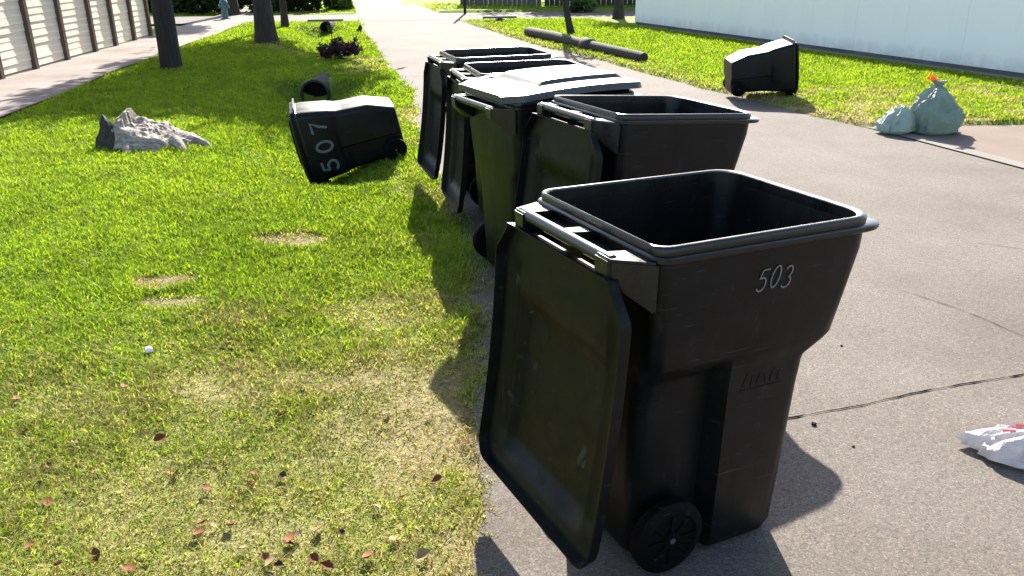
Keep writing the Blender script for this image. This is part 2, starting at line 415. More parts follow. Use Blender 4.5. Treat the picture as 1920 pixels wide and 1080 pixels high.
def make_rim():
    lip = [(1.046, .002), (1.044, .013), (1.047, .016), (1.059, .016), (1.062, .013), (1.064, .004), (1.082, .005), (1.0885, .001), (1.0905, -.005), (1.0895, -.011), (1.084, -.0165), (1.0, -.020)]
    secs = []
    for z, off in lip:
        f = .4 + off + (.045 if off > .01 else 0)
        secs.append(outline(-.388 - off * .5, f, .338 + off, .082 + (.02 if off > .01 else 0), 0, z))
    return MB().loft(secs, close=True).mesh('bin_rim', 40)
HX, HZ = -.482, 1.045
def make_bar():
    return MB().tube([(HX, -.265, HZ), (HX, -.262, HZ), (HX, .262, HZ), (HX, .265, HZ)], [.014, .019, .019, .014], 14).mesh('bin_handle_bar', 40)
def make_arm(kind):
    b = MB()
    if kind == 0:
        b.add([(-.392, -.035, 1.0), (-.392, .035, 1.0), (-.392, .035, 1.052), (-.392, -.035, 1.052), (-.475, -.028, 1.035), (-.475, .028, 1.035), (-.475, .028, 1.058), (-.475, -.028, 1.058)],
              [(0, 1, 2, 3), (4, 7, 6, 5), (0, 4, 5, 1), (3, 2, 6, 7), (1, 5, 6, 2), (0, 3, 7, 4)])
    else:
        s = kind
        V = [(-.385, .345 * s, .90), (-.385, .212 * s, .93), (-.505, .205 * s, 1.005), (-.500, .278 * s, .995), (-.385, .345 * s, 1.050), (-.385, .212 * s, 1.052), (-.505, .205 * s, 1.060), (-.503, .278 * s, 1.058)]
        Fc = [(0, 1, 2, 3), (4, 7, 6, 5), (0, 4, 5, 1), (1, 5, 6, 2), (2, 6, 7, 3), (3, 7, 4, 0)]
        if s < 0: Fc = [tuple(reversed(f)) for f in Fc]
        b.add(V, Fc)
    me = b.mesh('bin_hinge_arm')
    bm = bmesh.new(); bm.from_mesh(me); bmesh.ops.recalc_face_normals(bm, faces=bm.faces)
    bmesh.ops.bevel(bm, geom=list(bm.edges), offset=.007, segments=2, affect='EDGES'); bm.to_mesh(me); bm.free()
    return me
def make_ledge():
    b = MB(); b.box((-.398, 0, 1.018), (.03, .62, .022)); return b.mesh('bin_rear_ledge')
LIDL = .862
def lid_half(u):
    h = .295 + .075 * min(1, max(0, (u - .015) / .085)); r = .07
    if u > LIDL - r: h = .370 - r + math.sqrt(max(r * r - (u - LIDL + r) ** 2, 0))
    return h
def lid_height(u, wv):
    e = lambda a, b, x: float(sstep(a, b, x))
    hump = e(.20, .30, u) * (1 - e(.745, .825, u)) * (1 - e(.225, .275, abs(wv)))
    rim = e(LIDL - .035, LIDL - .015, u) + e(lid_half(u) - .035, lid_half(u) - .015, abs(wv))
    slope = .018 * (1 - (2 * u / LIDL - 1) ** 2)
    return .036 * hump + slope - .004 * min(rim, 1) + .012 * (1 - e(.02, .035, abs(abs(wv) - .295))) * e(.1, .16, u) * (1 - e(.73, .79, u))
def make_lid():
    us = [0, .01, .03, .06, .09, .11, .14, .18, .20, .225, .25, .275, .30, .33, .4, .48, .56, .64, .70, .73, .745, .765, .785, .805, .825, .835, .843, .849, .855, .859, LIDL]
    ss = [-1, -.985, -.95, -.92, -.88, -.83, -.80, -.76, -.73, -.70, -.67, -.64, -.5, -.25, 0]; ss = ss + [-s for s in reversed(ss[:-1])]
    V = []; Fc = []; nw = len(ss)
    for u in us:
        h = lid_half(u)
        for s in ss: V.append(Vector((u, s * h, lid_height(u, s * h))))
    for i in range(len(us) - 1):
        for k in range(nw - 1): a = i * nw + k; Fc.append((a, a + nw, a + nw + 1, a + 1))
    loop = [i * nw for i in range(len(us))] + [(len(us) - 1) * nw + k for k in range(1, nw)] + [i * nw + nw - 1 for i in range(len(us) - 2, -1, -1)] + [k for k in range(nw - 2, 0, -1)]
    base = len(V)
    for i in loop: v = V[i]; V.append(Vector((v.x + (.006 if v.x > LIDL - .02 else 0), v.y * 1.02, v.z - .036)))
    n = len(loop)
    for k in range(n): Fc.append((loop[k], base + k, base + (k + 1) % n, loop[(k + 1) % n]))
    me = mesh('bin_lid', V, Fc)
    bm = bmesh.new(); bm.from_mesh(me); bmesh.ops.recalc_face_normals(bm, faces=bm.faces)
    bmesh.ops.solidify(bm, geom=list(bm.faces), thickness=.004); bm.to_mesh(me); bm.free()
    shade(me, 35); return me
def make_wheel():
    b = MB(); prof = [(.02, .032), (.028, .032), (.030, .020), (.088, .020), (.092, .030), (.112, .026), (.125, .016), (.127, 0), (.125, -.016), (.112, -.026), (.092, -.030), (.088, -.020), (.030, -.020), (.028, -.032), (.02, -.032)]
    b.loft([[Vector((r * math.cos(2 * math.pi * k / 28), y, r * math.sin(2 * math.pi * k / 28))) for k in range(28)] for r, y in prof], True, True)
    for k in range(8):
        rot = Matrix.Rotation(k * math.pi / 4, 3, 'Y')
        for sd_ in (-1, 1): b.box(rot @ Vector((.06, sd_ * .0225, 0)), (.062, .009, .008), rot)
    return b.mesh('bin_wheel', 40)
def make_hub():
    b = MB(); b.tube([(0, -.034, 0), (0, .034, 0)], .010, 10); return b.mesh('wheel_hub', 40)
def make_axle():
    return MB().tube([(-.252, -.25, .127), (-.252, .25, .127)], .011, 8).mesh('bin_axle', 40)
def arcpts(cx, cy, rx, ry, a0, a1, n=14):
    return [(cx + rx * math.cos(R(a0 + (a1 - a0) * i / (n - 1))), cy + ry * math.sin(R(a0 + (a1 - a0) * i / (n - 1)))) for i in range(n)]
GLYPH = {'5': [[(.92, 1.0), (.28, .98), (.18, .58)] + arcpts(.46, .32, .42, .31, 118, -150, 18)],
         '0': [arcpts(.5, .5, .40, .5, 90, 450, 26)],
         '3': [arcpts(.42, .75, .36, .25, 150, -80, 14) + arcpts(.42, .26, .44, .26, 85, -150, 16)],
         '7': [[(.05, .96), (.95, .97), (.55, .5), (.36, 0)]]}
def side_y(z): return .3185 + (z - .715) * .070
def make_digit(ch, x0, z0, wd, ht, st, side, slant=0.0):
    b = MB()
    for pl in GLYPH[ch]:
        P = [Vector((x0 + p[0] * wd + slant * p[1] * ht, z0 + p[1] * ht)) for p in pl]
        Lf = []; Rt = []
        for i, p in enumerate(P):
            t = (P[min(i + 1, len(P) - 1)] - P[max(i - 1, 0)]).normalized(); n = Vector((-t.y, t.x)) * st / 2
            Lf.append(p + n); Rt.append(p - n)
        V = []; Fc = []
        for p in [q for pr in zip(Lf, Rt) for q in pr]: V.append((p.x, side * (side_y(p.y) + .0035), p.y))
        for i in range(len(P) - 1): Fc.append((2 * i, 2 * i + 1, 2 * i + 3, 2 * i + 2) if side < 0 else (2 * i, 2 * i + 2, 2 * i + 3, 2 * i + 1))
        b.add(V, Fc)
    return b.mesh('digit_' + ch)
def make_emboss():
    """worn raised maker's mark low on the side: too faint to read, kept as slanted strokes over a bar"""
    b = MB()
    for i, (h, sl) in enumerate([(.030, .3), (.022, .0), (.026, .3), (.022, -.3), (.030, .25), (.020, 0)]):
        x = -.01 + i * .026; rot = Matrix.Rotation(sl, 3, 'Y')
        b.box((x, -.3083, .590 + h * .75), (.012, .003, h * 1.5), rot)
    b.box((.055, -.3078, .578), (.16, .0025, .006))
    return b.mesh('bin_emboss')
BODY2 = make_body(.075); BODY2.materials.append(M_BIN)
BODY, RIM, BAR, LID, WHEEL, HUB, AXLE, LEDGE, EMB = make_body(), make_rim(), make_bar(), make_lid(), make_wheel(), make_hub(), make_axle(), make_ledge(), make_emboss()
ARMS = [make_arm(-1), make_arm(0), make_arm(1)]
for me, m in ((BODY, M_BIN), (RIM, M_RIM), (BAR, M_RIM), (WHEEL, M_TYRE), (HUB, M_HUB), (AXLE, M_HUB), (LEDGE, M_BIN), (EMB, M_BIN), *((a, M_RIM) for a in ARMS)): me.materials.append(m)
LID_C = LID.copy(); LID_C.materials.append(M_GREYLID); LID.materials.append(M_LID)
def make_bin(label, lid, lid_angle=None, lid_mesh=None, body=None):
    r = empty('wheeled_bin'); tag(r, label, 'trash bin', 'black wheeled trash bins')
    obj('body', body or BODY, None, r); obj('rim', RIM, None, r)
    for a in ARMS: obj('hinge_arm', a, None, r)
    h = obj('handle', BAR, None, r); obj('rear_ledge', LEDGE, None, r)
    for s in (-1, 1):
        wv = obj('wheel', WHEEL, None, r); wv.location = (-.252, s * .300, .127)
        obj('hub', HUB, None, wv)
    obj('axle', AXLE, None, r); obj('embossed_mark', EMB, None, r)
    l = obj('lid', lid_mesh or LID, None, r)
    if lid == 'closed': l.location = (-.445, 0, 1.118); l.rotation_euler = (0, R(lid_angle or 0), 0)
    else: l.location = (HX + .006, 0, 1.002); l.rotation_euler = (0, R(lid_angle or 96.5), 0)
    return r
def place(o, x, y, yaw, tx=0, ty=0, z=0):
    o.matrix_world = Matrix.Translation((x, y, z)) @ Matrix.Rotation(R(yaw), 4, 'Z') @ Matrix.Rotation(R(tx), 4, 'X') @ Matrix.Rotation(R(ty), 4, 'Y')

b503 = make_bin('black wheeled trash bin hand-marked 503, lid hanging open, nearest of all', 'open', 95.2)
place(b503, .559, 2.548, 26.1, .25, 1.3, .0)
for i, ch in enumerate('503'):
    obj('painted_digit', make_digit(ch, (-.045, .003, .050)[i], (.912, .917, .910)[i], .037, .066, .0046, -1, .18), M_DIG1, b503)
bD = make_bin('open empty black bin standing right behind the 503 bin, second nearest', 'open', 95); place(bD, .635, 4.29, 25, 0, 4.5, .02)
bC = make_bin('black wheeled bin whose faded grey lid is shut, middle of the upright row', 'closed', -2.0, LID_C); place(bC, .23, 5.02, 26)
bB = make_bin('open black bin just behind the bin with the shut grey lid', 'open', 95); place(bB, .12, 6.15, 13)
bA = make_bin('open black bin at the far end of the upright row, lid hanging over grass', 'open', 97); place(bA, -.12, 7.15, 16)
def lay(o, origin, up_dir, front_dir):
    z = Vector(up_dir).normalized(); x = Vector(front_dir); x = (x - z * x.dot(z)).normalized(); y = z.cross(x)
    m = Matrix((x, y, z)).transposed().to_4x4(); m.translation = origin; o.matrix_world = m
b507 = make_bin('black bin painted 507 tipped onto its back in the grass ditch', 'closed', 1.0, None, BODY2)
for i, ch in enumerate('507'):
    obj('painted_digit', make_digit(ch, (-.295, -.08, .135)[i], .770, .135, .17, .028, -1), M_DIG2, b507)
lay(b507, (-1.112, 8.47, .327), (-.953, -.223, -.205), (-.191, -.082, .978)); b507.scale = (.886, .886, .886)
bR = make_bin('black bin tipped over on the right-hand lawn near the white wall', 'closed', 1.0, None, BODY2)
lay(bR, (2.90, 11.55, .345), (.985, .0, .10), (-.1, -.06, 1)); bR.scale = (.77, .77, .77)

# ------------------------------------------------------------------ rubbish bags
def bag_mesh(name, prof, rx, ry, seed, wr=.06, n=56, m=40, lean=(0, 0)):
    V = []; Fc = []; zs = len(prof)
    for i in range(m + 1):
        t = i / m; k = t * (zs - 1); a = min(int(k), zs - 2); f = k - a; f = f * f * (3 - 2 * f)
        r = prof[a][0] * (1 - f) + prof[a + 1][0] * f; z = prof[a][1] * (1 - f) + prof[a + 1][1] * f
        for j in range(n):
            an = 2 * math.pi * j / n; c, s = math.cos(an), math.sin(an)
            d = mnoise.noise(Vector((c * 1.6 + seed, s * 1.6, z * 5))) * 1.4 + mnoise.noise(Vector((c * 5 + seed, s * 5, z * 9))) * .8
            d += .9 * (.5 - abs(mnoise.noise(Vector((c * 3.2 + seed, s * 3.2 - seed, z * 11)))) * 2.2)
            pl = .5 * abs(math.sin(an * 7 + seed + 3 * mnoise.noise(Vector((c * 2, s * 2, seed))))) * (t ** 2)
            q = r * (1 + wr * (d * 1.6 - pl * 2.2))
            V.append((c * q * rx + lean[0] * z, s * q * ry + lean[1] * z, max(z + .012 * d * (0 < i < m), .001)))
    for i in range(m):
        for j in range(n): Fc.append((i * n + j, i * n + (j + 1) % n, (i + 1) * n + (j + 1) % n, (i + 1) * n + j))
    Fc.append(tuple(reversed(range(n)))); Fc.append(tuple(range(m * n, (m + 1) * n)))
    return mesh(name, V, Fc, 60)
g = empty('trash_bag', (4.50, 9.02, .012)); tag(g, 'large pale green full trash bag with orange tie on the driveway corner', 'trash bag', 'trash bags across the street')
obj('bag_film', bag_mesh('big_bag', [(.20, 0), (.275, .03), (.285, .12), (.25, .24), (.17, .36), (.075, .45), (.03, .475), (.05, .50), (.07, .535)], 1.0, .85, 3.1, .115), M_BAGG, g)
for ds, a in ((1, .4), (-1, -.1), (.5, 1.5)):
    b = MB(); P = [(-.02, 0, .475), (-.05 * ds - .02, .02, .53 + .02 * a), (-.09 - .03 * ds, .02, .555 + .03 * a), (-.12 - .02 * ds, 0, .565 - .03 * a)]
    V = []
    for p, wd in zip(P, (.006, .013, .015, .004)): V += [(p[0], p[1], p[2] - wd), (p[0], p[1] + .006, p[2] + wd)]
    b.add(V + [(x, y - .003, z) for x, y, z in V], [(0, 1, 3, 2), (2, 3, 5, 4), (4, 5, 7, 6), (8, 10, 11, 9), (10, 12, 13, 11), (12, 14, 15, 13)])
    obj('drawstring', b.mesh('drawstring'), M_ORANGE, g)
g2 = obj('trash_bag', bag_mesh('small_bag', [(.12, 0), (.18, .03), (.18, .10), (.13, .19), (.06, .25), (.02, .27)], 1.15, .9, 8.2, .10, 44, 26, (.25, .1)), M_BAGM)
g2.location = (4.10, 9.02, .012); tag(g2, 'small mint-white trash bag slumped left of the large green one', 'trash bag', 'trash bags across the street')
g3 = obj('trash_bag', bag_mesh('mid_bag', [(.08, 0), (.12, .03), (.12, .09), (.08, .15), (.03, .19)], 1.1, .9, 5.7, .12, 36, 20), M_BAGG)
g3.location = (4.30, 9.10, .012); tag(g3, 'small dark green bag wedged between the two larger bags', 'trash bag', 'trash bags across the street')
wb = empty('plastic_bag', (2.03, 2.77, .001)); tag(wb, 'crumpled white plastic bag with red print lying on the near asphalt', 'plastic bag')
wbag = bag_mesh('white_bag', [(.20, 0), (.245, .015), (.235, .05), (.18, .085), (.10, .105), (.03, .112)], 1.15, .55, 12.4, .10, 64, 30)
wbm = obj('bag_film', wbag, M_BAGW, wb); wbm.rotation_euler = (0, 0, R(-12))
def on_bag(cx, cy, sx, sy, rot):
    """a flat patch of print laid on the bag film"""
    bm = bmesh.new(); bm.from_mesh(wbag); bm.transform(Matrix.Rotation(R(-12), 4, 'Z'))
    keep = []
    for f in bm.faces:
        c = f.calc_center_median(); d = Matrix.Rotation(-rot, 2) @ Vector((c.x - cx, c.y - cy))
        if f.normal.z > .05 and abs(d.x) < sx and abs(d.y) < sy: keep.append(f)
    comp = []; left = set(keep)
    while left:
        st = [left.pop()]; cc = list(st)
        while st:
            for e in st.pop().edges:
                for g_ in e.link_faces:
                    if g_ in left: left.remove(g_); st.append(g_); cc.append(g_)
        if len(cc) > len(comp): comp = cc
    keep = comp; out = MB()
    for f in keep: out.add([v.co + f.normal * .0025 for v in f.verts], [tuple(range(len(f.verts)))])
    bm.free(); return out.mesh('print_patch')
for i, (cx, cy, sx, sy, ro) in enumerate([(-.02, .07, .02, .06, .4), (-.11, .055, .045, .012, .1), (.10, -.085, .06, .014, .2)]):
    me = on_bag(cx, cy, sx, sy, ro)
    if len(me.polygons): obj('red_print', me, M_RED, wb)

# ------------------------------------------------------------------ stump
def stump():
    r = empty('tree_stump', (-3.72, 8.95, float(ground_z(-3.72, 8.95)) - .02)); tag(r, 'weathered grey tree stump with flared roots, left face coloured black as shade', 'tree stump')
    n, m = 72, 26; V = []; Fc = []
    for i in range(m + 1):
        t = i / m
        for j in range(n):
            a = 2 * math.pi * j / n; c, s = math.cos(a), math.sin(a)
            lobes = 1 + .16 * math.sin(3 * a + .6) + .10 * math.sin(5 * a + 2) + .10 * mnoise.noise(Vector((c * 3, s * 3, 1)))
            rr = t * lobes; x = rr * c * .52 - .04; y = rr * s * .36
            top = .235 - .19 * (x + .2) - .12 * max(0, x) + .16 * y +   .030 * mnoise.noise(Vector((x * 5, y * 9, 2))) + .018 * mnoise.noise(Vector((x * 16, y * 22, 5))) + .02 * mnoise.noise(Vector((x * 40, y * 40, 3)))
            edge = float(sstep(.70 + .08 * math.sin(5 * a), 1.0, t)); z = top * (1 - edge * 1.02) + .02 * mnoise.noise(Vector((x * 9, y * 9, 7)))
            if x < -.30: z += .10 * (1 - float(sstep(.55, .8, t)))
            V.append((x, y, max(z, -.03)))
    for i in range(m):
        for j in range(n): Fc.append((i * n + j, (i + 1) * n + j, (i + 1) * n + (j + 1) % n, i * n + (j + 1) % n))
    obj('wood', mesh('stump_wood', V, Fc, 50), M_STUMP, r)
    b = MB(); b.loft([[Vector((-.62 + .03 * math.sin(k), -.05 + .0 * k, 0)) * 0 + Vector((x + .01 * math.sin(5 * k + x * 9), y, z)) for k, (x, y, z) in enumerate(q)] for q in (
        [(-.64, -.12, -.02), (-.30, -.33, -.02), (-.24, -.16, -.02), (-.58, .1, -.02)], [(-.58, -.10, .22), (-.36, -.22, .16), (-.33, -.1, .18), (-.56, .04, .22)], [(-.52, -.06, .38), (-.48, -.09, .33), (-.46, -.05, .34), (-.50, -.02, .37)])], True, True)
    me = b.mesh('shade_face'); bm = bmesh.new(); bm.from_mesh(me); bmesh.ops.subdivide_edges(bm, edges=bm.edges, cuts=3, use_grid_fill=True)
    for v in bm.verts: v.co += Vector([mnoise.noise(v.co * 11 + Vector((k, 0, 0))) * .03 for k in (1, 5, 9)])
    bm.to_mesh(me); bm.free(); shade(me, 30)
    obj('shade_toned_wood', me, M_STUMPDARK, r)  # shaded left face of the stump, its darkness painted in
    for P, rad in (([(.25, -.2, .10), (.33, -.29, .07), (.40, -.37, .02), (.45, -.43, -.04)], [.07, .05, .035, .02]), ([(-.2, -.25, .08), (-.18, -.36, .05), (-.12, -.46, -.03)], [.06, .05, .03]), ([(.38, .0, .07), (.52, -.05, .03), (.60, -.1, -.04)], [.05, .04, .02])):
        obj('root', MB().tube(P, rad, 9).mesh('root', 60), M_STUMP, r)
stump()

# ------------------------------------------------------------------ pole, log, trees
def pole_base(px, py): p = unproj(px, py); return (p.x, p.y, float(ground_z(p.x, p.y)) - .05)
up_ = obj('utility_pole', MB().tube([(0, 0, 0), (0, 0, .4), (0, 0, 4), (.0, 0, 9)], [.20, .185, .17, .14], 20).mesh('utility_pole', 50), M_POLE)
up_.location = pole_base(322, 128); tag(up_, 'thick dark wooden utility pole between lawn and sidewalk', 'utility pole')
lg = empty('fallen_pole', (0, 0, 0)); tag(lg, 'long grey wooden pole lying on the lawn along the street', 'fallen pole')
A = unproj(990, 59, .15); B = unproj(1204, 107, .13); d = (B - A)
obj('shaft', MB().tube([A, A + d * .02, A.lerp(B, .3) + Vector((0, 0, .015)), A.lerp(B, .6), B - d * .01, B], [.10, .115, .11, .10, .09, .08], 16).mesh('log_shaft', 50), M_LOG, lg)
C = A.lerp(B, .60); obj('splice_collar', MB().tube([C - d * .035, C - d * .03, C + d * .03, C + d * .035], [.11, .14, .135, .10], 14).mesh('log_collar', 50), M_LOG, lg)
obj('end_cap', MB().tube([B - d * .004, B + d * .012], [.085, .082], 14).mesh('log_end', 50), M_STUMPDARK, lg)

def leaf_cloud(name, centre, rad, n, size, cols, seed, flat=1.0, clumps=40):
    r = np.random.default_rng(seed); cen = r.normal(size=(clumps, 3)); cen /= np.linalg.norm(cen, axis=1)[:, None]
    cen = cen * (r.random((clumps, 1)) ** .45) * np.array(rad); cr = .28 * np.mean(rad) * (0.6 + .8 * r.random(clumps))
    k = r.integers(0, clumps, n); p = cen[k] + r.normal(size=(n, 3)) * cr[k][:, None] * .55 + np.array(centre)
    u = r.normal(size=(n, 3)); u /= np.linalg.norm(u, axis=1)[:, None]; v = np.cross(u, r.normal(size=(n, 3))); v /= np.linalg.norm(v, axis=1)[:, None]
    s = size * (.6 + .8 * r.random((n, 1)))
    V = np.stack([p - u * s, p - v * s * .42, p + u * s, p + v * s * .42], 1)
    V[:, 1] += np.cross(u, v) * s * .15; V[:, 3] += np.cross(u, v) * s * .15
    i = np.arange(n)[:, None] * 4; T = np.concatenate([i + [0, 1, 2], i + [0, 2, 3]])
    c = np.array(cols)[r.integers(0, len(cols), n)] * (.7 + .6 * r.random((n, 1)))
    me = tri_mesh(name, V.reshape(-1, 3), T, np.repeat(c, 4, 0)); return me, cen + np.array(centre)
GREENS = [(.045, .085, .015), (.06, .11, .02), (.035, .07, .015), (.08, .12, .025)]
def tree(name, label, base, r0, hfork, ccen, crad, nleaf, lsize, seed, group, bend=(0, 0), cols=GREENS, clumps=40, flare=1.5, nlimb=9):
    t = empty(name, base); tag(t, label, 'tree', group); rr = random.Random(seed)
    b = MB(); hs = [0, .12, .35, .8] + [hfork * k / 4 for k in range(1, 5) if hfork * k / 4 > .9] + [ccen[2] * .9]
    P = [Vector((bend[0] * math.sin(min(h / 1.2, 1.57)) + .03 * rr.uniform(-1, 1) * (h > 1), bend[1] * h / hfork, h)) for h in hs]
    b.tube(P, [r0 * (flare if h == 0 else 1.22 if h < .2 else 1.05 if h < .5 else 1 - .45 * h / (ccen[2] * .9)) for h in hs], 26)
    for v in b.V:
        a_ = math.atan2(v.y, v.x); v.xy *= 1 + .10 * mnoise.noise(Vector((math.cos(a_) * 4, math.sin(a_) * 4, v.z * 1.5 + seed))) + (.18 * max(0, math.sin(a_ * 3 + seed)) if v.z < .05 else 0)
    obj('trunk', b.mesh('trunk', 60), M_BARK, t)
    me, cen = leaf_cloud('crown', ccen, crad, nleaf, lsize, cols, seed, clumps=clumps)
    obj('crown', me, M_LEAF, t)
    top = P[-2]
    for k in range(nlimb):
        c = Vector(cen[k * len(cen) // nlimb]); mid = top.lerp(c, .5) + Vector((0, 0, .25))
        obj('limb', MB().tube([top, mid, c], [r0 * .42, r0 * .25, r0 * .07], 7).mesh('limb', 60), M_BARK, t)
    return t
tree('shade_tree', 'large dark-trunked tree with root flare on the left verge lawn', pole_base(500, 80), .23, 2.6, (1.25, .4, 5.0), (2.3, 2.2, 1.5), 13000, .15, 21, None, clumps=70)
tree('slim_tree', 'slim dark tree behind the large one on the left verge', pole_base(535, 50), .10, 2.2, (1.1, .6, 5.4), (2.1, 2.2, 1.5), 9500, .15, 22, None, clumps=64, flare=1.2)
tree('street_tree', 'dark tree trunk beside the sidewalk behind the utility pole', (-9.9, 31.9, -.05), .26, 2.6, (.2, .5, 5.2), (1.5, 1.4, 1.1), 4500, .14, 23, None, clumps=50, flare=1.25)
tree('boundary_tree', 'leafy tree behind the dark plank fence, shading the cross street', (2.9, 38.2, -.05), .24, 2.4, (0, 0, 4.6), (3.2, 1.6, 1.3), 9000, .15, 26, None, clumps=60, flare=1.3)
tree('sapling', 'thin young tree with curved foot beside the fallen pole', pole_base(1072, 68), .075, 1.6, (-.2, .2, 3.6), (.5, .5, .6), 350, .08, 24, None, bend=(-.28, 0), clumps=10, flare=1.1, nlimb=4)
tree('low_tree', 'dark low tree beyond the lawn, left of the white wall corner', (3.3, 26.6, -.03), .15, 1.0, (.1, .3, 2.1), (.95, .9, .6), 3800, .09, 25, None, clumps=26, flare=1.5, nlimb=7)

# ------------------------------------------------------------------ shrubs and plants
def shrub(name, label, base, rad, n, size, cols, seed, cat='shrub', group=None):
    s = empty(name, base); tag(s, label, cat, group)
    me, cen = leaf_cloud('foliage', (0, 0, rad[2] * .85), rad, n, size, cols, seed, clumps=26); obj('foliage', me, M_LEAF, s)
    b = MB()
    for k in range(5): c = Vector(cen[k]); b.tube([(0, 0, -.05), c * .5, c], [.025, .018, .008], 6)
    obj('stem', b.mesh('stems', 60), M_BARK, s); return s
DARKS = [(.018, .03, .012), (.026, .042, .014), (.035, .055, .018)]
for i, (x, y, rx, rz, lab) in enumerate([(-12.9, 34.0, .9, .55, 'dark hedge shrub beyond the cross street, farthest left'), (-11.6, 33.8, .9, .6, 'dark hedge shrub beyond the cross street, second from the left'),
                                          (-10.3, 33.9, .9, .6, 'dark hedge shrub beyond the cross street, above the fire hydrant'), (-9.0, 33.7, .9, .6, 'dark hedge shrub behind the large verge tree beyond the cross street'),
                                          (-7.7, 33.9, .9, .55, 'dark hedge shrub right of the slim tree beyond the cross street'), (-6.5, 34.6, .55, .35, 'small light-tipped shrub at the left road edge beyond the cross street')]):
    shrub('hedge_shrub', lab, (x, y, 0), (rx, .7, rz), 4200, .09, DARKS if i < 5 else GREENS, 40 + i, group='hedge beyond the cross street')
shrub('round_bush', 'pale green round bush in front of the dark fence', (2.70, 30.9, 0), (.42, .42, .42), 1800, .06, [(.10, .15, .05), (.14, .19, .08)], 51)
shrub('dark_bush', 'low dark bush under the round pale bush by the street', (2.35, 30.6, 0), (.35, .3, .16), 900, .05, DARKS, 52)
def tall_plant():
    p = unproj(632, 112); s = empty('purple_plant', (p.x, p.y, float(ground_z(p.x, p.y)))); tag(s, 'low purple-leaved plant with tall green shoots on the verge', 'plant')
    me, _ = leaf_cloud('foliage', (.1, 0, .17), (.36, .25, .17), 900, .055, [(.045, .02, .035), (.03, .022, .022), (.07, .03, .05)], 61, clumps=16); obj('foliage', me, M_LEAF, s)
    for k, (dx, h, ln) in enumerate([(-.05, .62, -.06), (.30, .62, .42), (.02, .42, .1)]):
        st = obj('shoot', MB().tube([(dx * .3, 0, .05), (dx * .7 + ln * .4, 0, h * .6), (dx + ln * .5, 0, h)], [.012, .01, .005], 6).mesh('shoot', 60), M_BARK, s)
        me, _ = leaf_cloud('shoot_leaf', (dx * .9 + ln * .48, 0, h * .93), (.07, .05, .07), 30, .045, [(.05, .09, .02), (.03, .06, .015)], 65 + k, clumps=5); obj('leaf_tuft', me, M_LEAF, st)
tall_plant()

# ------------------------------------------------------------------ culverts
def culvert(name, label, p, rad, ln, hw):
    c = empty(name, p); tag(c, label, 'culvert', 'drain culverts'); n = 22
    prof = [(rad, 0), (rad, ln), (rad - .03, ln), (rad - .03, 0)]
    secs = [[Vector((r * math.cos(2 * math.pi * k / n), y, r * math.sin(2 * math.pi * k / n))) for k in range(n)] for r, y in prof]
    obj('pipe', MB().loft(secs, close=True).mesh('culvert_pipe', 50), M_PIPE, c)
    b = MB(); b.add([(-hw, .05, -rad - .1), (hw, .05, -rad - .1), (hw, .05, rad + .01), (-hw, .05, rad + .01)], [(0, 1, 2, 3)])
    back = MB().tube([(0, .10, 0), (0, .12, 0)], rad - .032, 22).mesh('culvert_darkness'); obj('pipe_darkness_disc', back, M_CRACK_PIPEDARK, c)  # near-black disc paints the darkness inside the pipe
    if rad > .2: return c
    k = MB(); k.box((0, .12, rad + .03), (hw * 2, .2, .06)); obj('headwall_cap', k.mesh('headwall_cap'), M_PIPE if rad > .2 else M_KERB, c)
    return c
p = unproj(592, 152); culvert('culvert', 'black drain culvert mouth in the ditch beyond the 507 bin', (p.x, p.y - .16, -.19), .23, .9, .26)
p = unproj(610, 50); culvert('culvert', 'far drain culvert slot on the left verge near the cross street', (p.x, p.y, -.03), .17, .8, .5)
p = unproj(937, 44); culvert('culvert', 'far drain culvert slot on the right verge near the cross street', (p.x, p.y, -.02), .16, .8, .5)

# ------------------------------------------------------------------ left board fence
bf = empty('board_fence', (0, 0, 0)); tag(bf, 'whitewashed horizontal board fence with brown posts along the sidewalk', 'fence')
ys = [9.2, 10.55, 11.9, 13.25, 14.6, 16.0, 17.5, 19.1, 20.45, 21.85, 23.2]
BH, NBD = .128, 14
bme = MB().box((0, 0, 0), (.022, 1.0, BH + .010)).mesh('board')
bmB = bmesh.new(); bmB.from_mesh(bme); bmesh.ops.bevel(bmB, geom=list(bmB.edges), offset=.004, segments=1, affect='EDGES'); bmB.to_mesh(bme); bmB.free(); bme.materials.append(M_BOARD)
pme = MB().box((0, 0, .95), (.09, .10, 2.0)).mesh('fence_post'); pme.materials.append(M_POST)
for i, y in enumerate(ys):
    o = obj('post', pme, None, bf); o.location = (float(xF(y)) + .05, y, -.05)
    if i:
        y0 = ys[i - 1]
        for k in range(NBD):
            o = obj('board', bme, None, bf); yc = (y + y0) / 2
            o.location = (float(xF(yc)) + random.uniform(-.006, .006), yc, .05 + BH / 2 + k * BH)
            o.scale = (1, (y - y0) - .012, 1); o.rotation_euler = (random.uniform(-.012, .012) * .3, -.07 + random.uniform(-.02, .02), .10)

